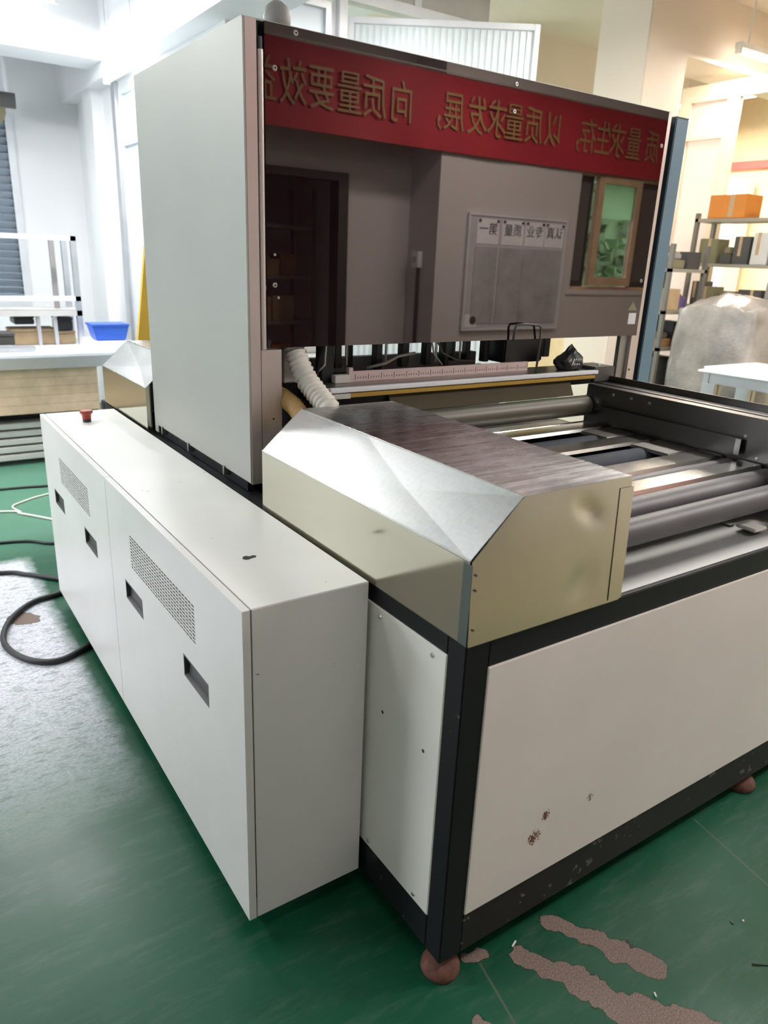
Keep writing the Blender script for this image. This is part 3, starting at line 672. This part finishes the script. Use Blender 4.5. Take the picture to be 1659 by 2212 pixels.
for k, (pts, mt, r) in enumerate((([(.50, 1.15, 1.20), (.56, 1.13, 1.215), (.62, 1.14, 1.235), (.70, 1.16, 1.24)], 'hose_white', .005),
                    ([(.78, 1.14, 1.28), (.80, 1.13, 1.24), (.86, 1.13, 1.215), (.95, 1.13, 1.205)], 'olive', .003),
                    ([(.75, 1.14, 1.30), (.76, 1.13, 1.24), (.80, 1.13, 1.20)], 'hose_white', .003),
                    ([(.27, 1.09, 1.17), (.285, 1.08, 1.24), (.31, 1.09, 1.32), (.31, 1.1, 1.4)], 'black_rubber', .006),
                    ([(.26, 1.10, 1.18), (.295, 1.07, 1.23), (.30, 1.07, 1.30), (.305, 1.07, 1.39)], 'bolt_steel', .0035))):
    MB().tube(pts, r, 8).build('air_line', mt, tr, smooth=True)
# corrugated hoses
def corrugated(name, pts, r, mt, label, ringstep=.011, depth=.16):
    P = []
    for k in range(len(pts)-1):
        a, bb = Vector(pts[k]), Vector(pts[k+1]); n = max(2, int((bb-a).length/(ringstep/4)))
        P += [a.lerp(bb, i/n) for i in range(n)]
    P.append(Vector(pts[-1])); d = 0; rr = []
    for i, p in enumerate(P):
        if i: d += (p-P[i-1]).length
        rr.append(r*(1 - depth*(.5+.5*math.cos(2*PI*d/ringstep))))
    o = MB().tube(P, rr, 20).build(name, mt, smooth=True); tag(o, label, 'hose'); return o
corrugated('corrugated_hose', [(.176, 1.10, 1.39), (.178, 1.06, 1.31), (.182, 1.03, 1.25), (.190, .99, 1.20), (.202, .945, 1.165), (.212, .90, 1.135), (.215, .89, 1.10)], .034, 'hose_white', 'thick white corrugated hose running down to the stainless cover', .0155, .24)
corrugated('corrugated_hose', [(.14, 1.12, 1.15), (.142, 1.05, 1.145), (.145, .985, 1.13), (.15, .93, 1.10), (.152, .90, 1.06)], .027, 'hose_yellow', 'short yellow-brown corrugated hose beneath the white one', .013, .2)
# black bag on the beam
bgm = bmesh.new(); bmesh.ops.create_icosphere(bgm, subdivisions=3, radius=1)
for v in bgm.verts:
    n = math.sin(v.co.x*5+v.co.z*3)*.08 + math.sin(v.co.y*7+1)*.06 + math.sin(v.co.z*9+v.co.x*6)*.05
    k = 1 + n; z = v.co.z*k
    tp = 1 if z < .1 else max(.22, 1-(z-.1)*.62); ex = math.sin(v.co.x*13+v.co.z*7)*math.sin(v.co.y*11)*.10
    v.co = Vector((v.co.x*(k+ex)*tp*.066 + max(0, z)*.012, v.co.y*(k+ex)*tp*.042, (max(z, -.7)+.7)*.050 + (abs(v.co.x)*.02 if z > .8 else 0)))
me = bpy.data.meshes.new('plastic_bag'); bgm.to_mesh(me); bgm.free(); me.materials.append(M['black_rubber'])
bo = bpy.data.objects.new('plastic_bag', me); COL.objects.link(bo); bo.location = (1.345, 1.045, 1.17); tag(bo, 'small tied black plastic bag with striped tag lying on the beam', 'bag')
lb = MB()
for i in range(4): lb.add([(-.026+i*.012, -.041, .022), (-.020+i*.012, -.041, .022), (-.012+i*.012, -.0405, .046), (-.018+i*.012, -.0405, .046)], [(0, 1, 2, 3)])
o = lb.build('striped_tag', 'light_grey'); o.parent = bo

# ================================================================== BLUE POST
bp_ = thing('blue_post', (1.75, 1.05, 0), 'tall blue-grey square steel post right beside the hood', 'post')
box(1.712, 1.785, 1.0, 1.075, .012, 2.070).build('tube', 'blue_paint', bp_, bevel=.003)
box(1.713, 1.784, 1.001, 1.074, 2.070, 2.074).build('end_cap', 'dark_grey_plastic', bp_)
box(1.7085, 1.712, 1.001, 1.074, .02, 2.068).build('dark_side_sheet', 'dark_side_navy', bp_, label='thin navy sheet that makes the side face darker')  # thin navy sheet added so the left face of the post is darker
box(1.702, 1.83, .96, 1.115, 0, .012).build('foot_plate', 'blue_paint', bp_)

# ================================================================== CABLES ON THE FLOOR
def smooth_path(pts, n=8):
    P = [Vector(p) for p in pts]; out = []
    for i in range(len(P)-1):
        p0, p1, p2, p3 = P[max(i-1, 0)], P[i], P[i+1], P[min(i+2, len(P)-1)]
        for k in range(n):
            t = k/n; out.append(.5*((2*p1)+(-p0+p2)*t+(2*p0-5*p1+4*p2-p3)*t*t+(-p0+3*p1-3*p2+p3)*t**3))
    return out + [P[-1]]
def cable(name, pts, r, mt, label, cat='cable'):
    o = MB().tube(smooth_path([(x, y, r+.0005) for x, y in pts]), r, 10).build(name, mt, smooth=True); return tag(o, label, cat)
cable('power_cable', [(-1.4, 2.95), (-.9, 2.93), (-.50, 2.85), (-.39, 2.77), (-.275, 2.65), (-.18, 2.54), (-.10, 2.52)], .011, 'black_rubber', 'thick black cable running straight under the far end of the white cabinet')
cable('power_cable', [(-.15, 2.56), (-.298, 2.478), (-.424, 2.436), (-.53, 2.31), (-.582, 2.158), (-.575, 2.025), (-.512, 1.90), (-.42, 1.855), (-.296, 1.92), (-.15, 2.0)], .012, 'black_rubber', 'thick black cable forming a round loop beside the white cabinet')
cable('power_cable', [(-1.5, 3.40), (-.44, 3.28), (-.206, 3.15), (.1, 3.02)], .008, 'black_rubber', 'thin black cable crossing the green floor beyond the loop')
cable('air_hose', [(-1.2, 4.1), (-.367, 3.82), (-.267, 3.73), (-.143, 3.565), (.05, 3.3)], .007, 'hose_white', 'pale air hose lying across the far green floor', 'hose')
cable('air_hose', [(-.26, 3.76), (-.29, 3.88), (-.235, 3.95), (-.066, 4.05), (.2, 4.08)], .006, 'hose_white', 'thin curved air hose branching from the pale one', 'hose')
cable('power_cable', [(-1.3, 4.35), (-.304, 4.28), (-.031, 4.235), (.3, 4.2)], .008, 'black_rubber', 'farthest thin black cable on the floor near the workbench')
for k, (x, y, l, a, mt, lab) in enumerate(((.2214, -.0143, .022, .4, 'debris_white', 'small white splinter beside the peeled floor patch'), (.685, -.369, .045, -.6, 'black_rubber', 'small dark green splinter at the right edge of the floor'),
                          (.4034, -.281, .012, 1.0, 'debris_white', 'tiny pale chip between the peeled floor patches'), (.764, -.274, .008, .2, 'debris_white', 'tiny white speck on the right part of the floor'),
                          (.735, -.262, .010, 1.3, 'olive', 'tiny dark crumb on the right part of the floor'))):
    o = MB().obox((x, y, .002), (l, .004, .003), a, ('Y', .08)).build('floor_debris', mt, bevel=.0008); tag(o, lab, 'debris')
# ================================================================== BACKGROUND LEFT: workbench
wb = thing('workbench', (-.4, 5.2, 0), 'white topped workbench with wooden panel front at far left', 'workbench')
box(-1.6, .66, 4.8, 5.75, .775, .80).build('bench_top', 'bench_white', wb, bevel=.004)
box(-1.6, .66, 4.8, 4.83, .70, .775).build('apron', 'aluminium', wb)
for i in range(5): box(-1.55, .50, 4.85, 4.87, .375+i*.064, .375+i*.064+.0625).build('front_board', 'wood_panel', wb)
box(-1.55, .52, 5.0, 5.7, .32, .70).build('drawer_case', 'dark_inside', wb)
for x in (-1.58, .60):
    for y in (4.84, 5.68): box(x, x+.045, y, y+.045, 0, .775).build('leg', 'aluminium', wb)
for i in range(5): 
    o = box(-1.5, .42, 4.86+.01*i, 5.3, .04+i*.055, .04+i*.055+.04).build('metal_profile', 'light_grey', bevel=.004)
    tag(o, ('bottom', 'second lowest', 'middle', 'second highest', 'top')[i] + ' of the aluminium profiles stacked under the workbench', 'metal profile', 'profiles under the workbench')
# frame rack standing on the bench
rk = thing('bench_rack', (-.3, 5.35, .80), 'white aluminium profile rack standing on the workbench', 'rack')
box(-1.5, .53, 5.28, 5.33, 1.565, 1.60).build('top_rail', 'alu_white', rk)
box(-1.5, .53, 5.28, 5.33, 1.13, 1.165).build('middle_rail', 'alu_white', rk)
box(-1.5, .53, 5.28, 5.65, 1.02, 1.06).build('shelf_board', 'light_grey', rk)
for x in (.49, -.55, -1.48):
    box(x, x+.04, 5.28, 5.32, .80, 1.60).build('upright', 'aluminium', rk); box(x, x+.04, 5.61, 5.65, .80, 1.60).build('upright', 'aluminium', rk)
box(.38, .415, 5.5, 5.54, .80, 1.60).build('upright', 'mid_grey', rk)
box(.20, .225, 5.3, 5.34, .80, 1.03).build('short_leg', 'aluminium', rk); box(.32, .345, 5.3, 5.34, .80, 1.03).build('short_leg', 'aluminium', rk)
for (x0, x1, y0, z0, z1, mt, nm, lab) in ((.06, .20, 5.4, .95, 1.015, 'black_plastic', 'instrument_box', 'black instrument box under the bench rack'),
        (.02, .34, 5.36, .80, .92, 'carton_tan', 'parts_carton', 'tan parts carton under the bench rack beside the uprights'), (.35, .48, 5.36, .80, .90, 'carton_tan', 'parts_carton', 'small tan carton beneath the right end of the bench rack'),
        (.36, .47, 5.37, .905, 1.0, 'black_plastic', 'instrument_box', 'dark box on the small carton of the bench rack'), (-.35, 0, 5.05, .84, .92, 'dark_grey_plastic', 'hand_tool', 'dark tool lying at the left of the bench top')):
    t = thing(nm, ((x0+x1)/2, y0+.1, z0 if z0 > .801 else .80), lab, nm.split('_')[-1])
    box(x0, x1, y0, y0+.22, z0, z1-.02).build('body', mt, t, bevel=.006); box(x0-.003, x1+.003, y0-.003, y0+.223, z1-.02, z1).build('lid', mt, t, bevel=.004)
pl = tag(box(-1.4, .12, 4.95, 5.0, .80, .84).build('steel_bar', 'aluminium', bevel=.008), 'polished steel bar lying on the workbench edge', 'bar')
bx = thing('blue_tray', (.66, 5.1, .80), 'bright blue plastic tray on the right end of the workbench', 'tray')
MB().prism([(.53, .97), (.80, .97), (.77, .86), (.56, .86)], 'y', 5.0, 5.2).build('body', 'blue_plastic', bx, bevel=.006)
box(.525, .805, 4.99, 5.21, .965, .98).build('rim', 'blue_plastic', bx, bevel=.004)
box(.52, .80, 4.92, 5.3, .80, .858).build('base_box', 'paper', bx)
yb = thing('yellow_board', (.36, 2.9, 0), 'tall yellow board leaning behind the hood', 'board')
MB().prism([(.10, 0), (.34, 0), (.36, 1.55), (.325, 1.55)], 'y', 2.9, 2.93).build('panel', 'yellow_board', yb)
ck = thing('wall_fan', (.28, 6.55, 2.1), 'dark olive wall fan hanging at the far left', 'fan')
MB().cyl((.20, 6.48, 2.56), (.20, 6.56, 2.56), .14, 20).build('guard', 'olive', ck, smooth=.6)
MB().cyl((.24, 6.56, 2.6), (.24, 6.75, 2.6), .06, 12).build('motor', 'dark_grey_plastic', ck, smooth=.6)
MB().cyl((.36, 6.5, 2.68), (.36, 6.5, 3.3), .022, 8).build('drop_pipe', 'wall_white', ck)
box(.30, .42, 6.47, 6.53, 2.58, 2.69).build('bracket', 'dark_grey_plastic', ck)

# ribbed door leaf
LA, LB = Vector((1.80, 3.49, 0)), Vector((2.745, 2.84, 0)); ld = (LB-LA).normalized(); ll = (LB-LA).length; la = math.atan2(ld.y, ld.x)
lf = thing('door_leaf', tuple(LA), 'open white ribbed door leaf with aluminium frame behind the hood', 'door')
def leafbox(u0, u1, d0, d1, z0, z1):
    c = LA + ld*((u0+u1)/2) + Vector((-ld.y, ld.x, 0))*((d0+d1)/2)
    return MB().obox((c.x, c.y, (z0+z1)/2), (u1-u0, d1-d0, z1-z0), la)
for u in (0, ll-.035): leafbox(u, u+.035, -.02, .02, .02, 2.89).build('stile', 'alu_white', lf, bevel=.003)
for z in (.02, 2.855): leafbox(.035, ll-.035, -.02, .02, z, z+.035).build('cross_rail', 'alu_white', lf, bevel=.003)
leafbox(.035, ll-.035, -.006, .012, .055, 2.855).build('backing', 'ribbed_panel', lf)
rib = leafbox(0, .02, -.013, -.006, .06, 2.85).mesh('rib'); rib.materials.append(M['ribbed_panel'])
for i in range(27):
    o = bpy.data.objects.new('rib', rib); COL.objects.link(o); o.location = ld*(.045+i*.0395); attach(o, lf)
# ================================================================== BACKGROUND RIGHT
# aluminium table with boards
tb = thing('profile_table', (4.3, 1.9, 0), 'aluminium profile table carrying white boards, right of the machine', 'table')
TX0, TX1, TY0, TY1, TZ = 3.60, 4.10, .8, 1.92, .93
for y in (TY0, TY1-.045): box(TX0, TX1, y, y+.045, TZ-.07, TZ).build('rail', 'aluminium', tb, bevel=.004)
for x in (TX0, TX1-.045): box(x, x+.045, TY0+.045, TY1-.045, TZ-.07, TZ).build('rail', 'aluminium', tb, bevel=.004)
for x in (TX0, TX1-.09):
    for y in (TY0, TY1-.09):
        lg = MB()
        for a in (0, .05): lg.box(x+a, x+a+.04, y, y+.09, 0, TZ-.07)
        lg.box(x+.03, x+.06, y+.02, y+.07, 0, TZ-.07); lg.build('leg', 'aluminium', tb)
for y in (TY0, TY1-.045): box(TX0, TX1, y, y+.04, .30, .35).build('stretcher', 'aluminium', tb)
box(TX0, TX0+.04, TY0+.045, TY1-.045, .30, .35).build('stretcher', 'aluminium', tb)
for k, (c, sz, rz, z, lab) in enumerate((((3.9, 1.45), (.62, 1.02), .10, TZ, 'lower white board lying on the aluminium table'), ((3.93, 1.42), (.60, 1.05), .0, TZ+.014, 'upper white board lying on the aluminium table'))):
    tag(MB().obox((c[0], c[1], z+.006), (sz[0], sz[1], .012), rz).build('white_board', 'paper', bevel=.002), lab, 'board', 'white boards on the table')
# film wrapped machine
wr = bmesh.new(); bmesh.ops.create_cube(wr, size=1); bmesh.ops.subdivide_edges(wr, edges=wr.edges, cuts=17, use_grid_fill=True)
for v in wr.verts:
    x, y, z = v.co; l = max(abs(x), abs(y), abs(z)); s_ = Vector((x, y, z)).normalized()*.62
    q = Vector((x, y, z)).lerp(s_, .35); n = math.sin(x*17+z*9)*.008 + math.sin(y*23+z*13)*.008 + math.sin(z*31+x*11+y*7)*.008 + math.sin(z*57-y*39)*.008
    v.co = q*(1+n)
me = bpy.data.meshes.new('wrapped_machine'); wr.to_mesh(me); wr.free(); me.materials.append(M['film'])
for p in me.polygons: p.use_smooth = True
o = bpy.data.objects.new('wrapped_machine', me); COL.objects.link(o); o.scale = (.62, .62, 1.34); o.location = (4.385, 2.26, .67); o.rotation_euler.z = .1
tag(o, 'bulky machine wrapped in translucent plastic film behind the aluminium table', 'machine')
# shelves with clutter
def shelf(x0, x1, y0, y1, levels, h, label):
    t = thing('storage_shelf', ((x0+x1)/2, (y0+y1)/2, 0), label, 'shelf')
    for x in (x0, x1-.03):
        for y in (y0, y1-.03): box(x, x+.03, y, y+.03, 0, h).build('upright', 'shelf_grey', t)
    for z in levels: box(x0, x1, y0, y1, z-.025, z).build('shelf_board', 'shelf_board', t)
    return t
LV = (.35, .70, 1.05, 1.40, 1.72, 2.0)
shelf(4.05, 4.50, 2.62, 2.98, (.35, .68, .98, 1.25, 1.55), 1.72, 'grey storage shelf full of boxes just right of the blue post')
shelf(4.72, 4.98, 1.75, 2.95, (.95, 1.28, 1.60, 1.93), 1.97, 'grey storage shelf with mixed parts in front of the warm room')
KINDS = ['dark_grey_plastic', 'carton_tan', 'mid_grey', 'olive', 'light_grey', 'black_plastic', 'purple_plastic', 'cardboard', 'mid_grey', 'olive', 'dark_grey_plastic']
CNAME = {'dark_grey_plastic': 'dark grey', 'carton_tan': 'tan', 'orange_paint': 'orange', 'mid_grey': 'mid grey', 'olive': 'olive', 'light_grey': 'pale grey', 'black_plastic': 'black', 'purple_plastic': 'dark purple', 'cardboard': 'brown', 'blue_paint': 'slate blue'}
ORD = ('first', 'second', 'third', 'fourth', 'fifth', 'sixth', 'seventh', 'eighth', 'ninth', 'tenth')
def stock(axis, a0, a1, b0, b1, z, hmax, shelf_name, rng, seq):
    a = a0; k = 0
    while a < a1-.08 and k < len(seq):
        wd = rng.uniform(.09, .19); wd = min(wd, a1-a); mt = seq[k]
        h = rng.uniform(.45, .95)*hmax; d = rng.uniform(.6, .95)*(b1-b0)
        x0, x1, y0, y1 = (a, a+wd, b0, b0+d) if axis == 'x' else (b0, b0+d, a, a+wd)
        kind = rng.choice(('storage_box', 'storage_box', 'parts_bin', 'canister'))
        lab = '%s %s, %s from left, %s' % (CNAME[mt], kind.replace('_', ' '), ORD[k], shelf_name)
        if axis != 'x': lab = '%s %s, %s from right, %s' % (CNAME[mt], kind.replace('_', ' '), ORD[k], shelf_name)
        t = thing(kind, ((x0+x1)/2, (y0+y1)/2, z), lab, kind.split('_')[-1])
        if kind == 'canister':
            r = min(wd, d)/2*.95; MB().lathe([(r, 0), (r, h*.8), (r*.5, h*.92)], ((x0+x1)/2, (y0+y1)/2, z), 14).build('body', mt, t, smooth=.6)
            MB().lathe([(r*.45, h*.9), (r*.45, h)], ((x0+x1)/2, (y0+y1)/2, z), 12).build('cap', 'dark_grey_plastic', t)
        elif kind == 'parts_bin':
            MB().box(x0, x1, y0, y1, z, z+h*.45).build('body', mt, t, bevel=.006)
            MB().box(x0+.02, x1-.02, y0+.02, y1-.02, z+h*.45, z+h*.8).build('contents', rng.choice(('mid_grey', 'olive', 'light_grey')), t, bevel=.01)
        else:
            MB().box(x0, x1, y0, y1, z, z+h).build('body', mt, t, bevel=.004)
            MB().box(x0-.001, x1+.001, y0+d*.4, y0+d*.55, z+h*.3, z+h+.001).build('tape', 'carton_tan', t)
        a += wd + rng.uniform(.005, .03); k += 1
rng = random.Random(11)
def seq(n): return [rng.choice(KINDS) for _ in range(n)]
for i, z in enumerate((.35, .68, .98, 1.25, 1.55)): stock('x', 4.10, 4.46, 2.66, 2.95, z, .24, ('lowest', 'second', 'third', 'fourth', 'top')[i]+' board of shelf by blue post', rng, seq(3))
for i, z in enumerate((.95, 1.28, 1.60)): stock('y', 1.80, 2.9, 4.75, 4.95, z, .27, ('lower', 'middle', 'upper')[i]+' board of shelf before warm room', rng, seq(7))
for (y0, y1, h, mt, lab, nm) in ((2.55, 2.86, .17, 'orange_paint', 'big orange box on top of the shelf before the warm room', 'storage_box'), (1.85, 2.35, .12, 'cardboard', 'flat brown carton on top of the shelf before the warm room', 'carton')):
    t = thing(nm, (4.82, (y0+y1)/2, 1.93), lab, nm.split('_')[-1])
    box(4.74, 4.95, y0, y1, 1.93, 1.93+h).build('body', mt, t, bevel=.004); box(4.739, 4.951, y0+.1, y0+.14, 1.94, 1.931+h).build('tape', 'carton_tan', t)
# warm room beyond: air conditioner, red strip
ac = thing('air_conditioner', (7.2, 4.45, 0), 'white standing air conditioner in the warm room, blue mark on front', 'air conditioner')
box(7.05, 7.45, 4.15, 4.58, 0, 2.5).build('cabinet', 'ac_white', ac, bevel=.03); box(7.035, 7.05, 4.30, 4.42, 2.36, 2.46).build('outlet', 'cyan_print', ac)
rs = tag(box(7.44, 7.499, 2.5, 5.5, 2.62, 2.70).build('wall_strip', 'red_strip'), 'long red strip along the warm room wall', 'strip')

# ================================================================== BEHIND THE CAMERA (reflected in the tinted panel)
# banner
bn = thing('red_banner', (3.9, -2.16, 2.62), 'long red cloth banner with gold Chinese lettering on the rear wall', 'banner')
nx = 90; bm_ = MB(); vs = []; X0, X1 = .9, 7.2
for i in range(nx+1):
    x = X0+(X1-X0)*i/nx; sag = .02*math.sin((x-X0)/(X1-X0)*PI)
    for j in range(7):
        z = 2.37 - sag + (.53)*j/6
        vs.append((x, -2.165 + .006*math.sin(x*4.1+j*.6)+.004*math.sin(x*9+j), z))
n0 = len(vs); vs += [(v[0], v[1]-.003, v[2]) for v in vs]
fs = []
for i in range(nx):
    for j in range(6):
        a = i*7+j; fs += [(a, a+7, a+8, a+1), (n0+a, n0+a+1, n0+a+8, n0+a+7)]
bm_.add(vs, fs); cloth = bm_.build('cloth', 'banner_red', bn, smooth=True)
MB().tube([(X0, -2.16, 2.90), (X1, -2.16, 2.90)], .006, 6).build('cord', 'hose_white', bn)
TXT = [('以', 5.87), ('质', 5.61), ('量', 5.34), ('求', 5.11), ('生', 4.91), ('存', 4.71), ('，', 4.53), ('以', 4.275), ('质', 4.04), ('量', 3.82), ('求', 3.63), ('发', 3.42), ('展', 3.18), ('，', 2.98), ('向', 2.68), ('质', 2.44), ('量', 2.23), ('要', 2.0), ('效', 1.78), ('益', 1.55)]
FLIP = Matrix.Rotation(PI, 4, 'Z') @ Matrix.Rotation(PI/2, 4, 'X')
for ch, x in TXT:
    text_mesh('character', ch, .245, 'banner_gold', bn, Matrix.Translation((x, -2.150, 2.615)) @ FLIP @ Matrix.Diagonal((.9, 1.22, 1, 1)))
# notice board
nb = thing('notice_board', (4.02, -2.19, 1.44), 'grey notice board with paper signs and clear sleeves on the rear wall', 'notice board')
box(3.44, 4.60, -2.195, -2.18, .97, 1.915).build('board', 'board_grey', nb)
fr = MB().sheet('y', -2.172, -.02, 3.43, 4.61, .96, 1.925, [(3.448, 4.592, .978, 1.907)]).build('rim', 'alu_white', nb)
for k, (a, bb, s_) in enumerate(((3.53, 3.775, '第一'), (3.81, 4.065, '质量'), (4.085, 4.32, '专业'), (4.33, 4.57, '认真'))):
    pp = box(a, bb, -2.180, -2.177, 1.685, 1.885).build('paper_sign', 'paper', nb)
    text_mesh('lettering', s_, .105, 'paper_ink', pp, Matrix.Translation(((a+bb)/2, -2.1755, 1.80)) @ FLIP, .0005)
    box(a-.01, bb, -2.178, -2.1755, 1.02, 1.66).build('sleeve', 'sleeve', nb)
    for x in (a+.02, bb-.02): MB().cyl((x, -2.177, 1.872), (x, -2.165, 1.872), .011, 10).build('pin', 'pin_red', pp)
box(3.46, 3.60, -2.18, -2.177, .99, 1.10).build('small_label', 'paper', nb)
MB().cyl((3.55, -2.177, 1.05), (3.55, -2.172, 1.05), .035, 16).build('magnet', 'dark_grey_plastic', nb)
# switch and conduit on the pier side
sw = thing('wall_switch', (3.09, -2.42, 1.45), 'small white wall switch with dark conduit on the pier', 'switch')
box(3.07, 3.12, -2.47, -2.38, 1.47, 1.60).build('plate', 'ac_white', sw, bevel=.004); box(3.065, 3.072, -2.45, -2.40, 1.51, 1.56).build('rocker', 'light_grey', sw)
box(3.10, 3.12, -2.44, -2.41, .1, 1.47).build('conduit', 'dark_grey_plastic', sw)
# store shelf with boxes
st = thing('store_shelf', (1.9, -3.6, 0), 'dark metal shelf inside the store room door, seen in reflection', 'shelf')
for x in (1.2, 2.62):
    for y in (-3.85, -3.42): box(x, x+.03, y, y+.03, 0, 2.1).build('upright', 'shelf_grey', st)
for z in (.55, .95, 1.35, 1.78): box(1.2, 2.65, -3.85, -3.4, z-.03, z).build('shelf_board', 'mid_grey', st)
rng = random.Random(5)
for i, z in enumerate((.55, .95, 1.35)):
    x = 1.3
    for k in range(6):
        wd = rng.uniform(.13, .22); mt = rng.choice(('orange_paint', 'carton_tan', 'dark_grey_plastic', 'light_grey', 'cardboard', 'mid_grey')); h = rng.uniform(.1, .24)
        t = thing('storage_box', (x+wd/2, -3.55, z), '%s box, %s from the door hinge on the %s store room board' % (CNAME[mt], ORD[k], ('lower', 'middle', 'upper')[i]), 'box')
        box(x, x+wd, -3.68, -3.44, z, z+h).build('body', mt, t, bevel=.004); box(x-.002, x+wd+.002, -3.682, -3.438, z+h-.03, z+h+.001).build('lid', mt, t)
        x += wd+.015
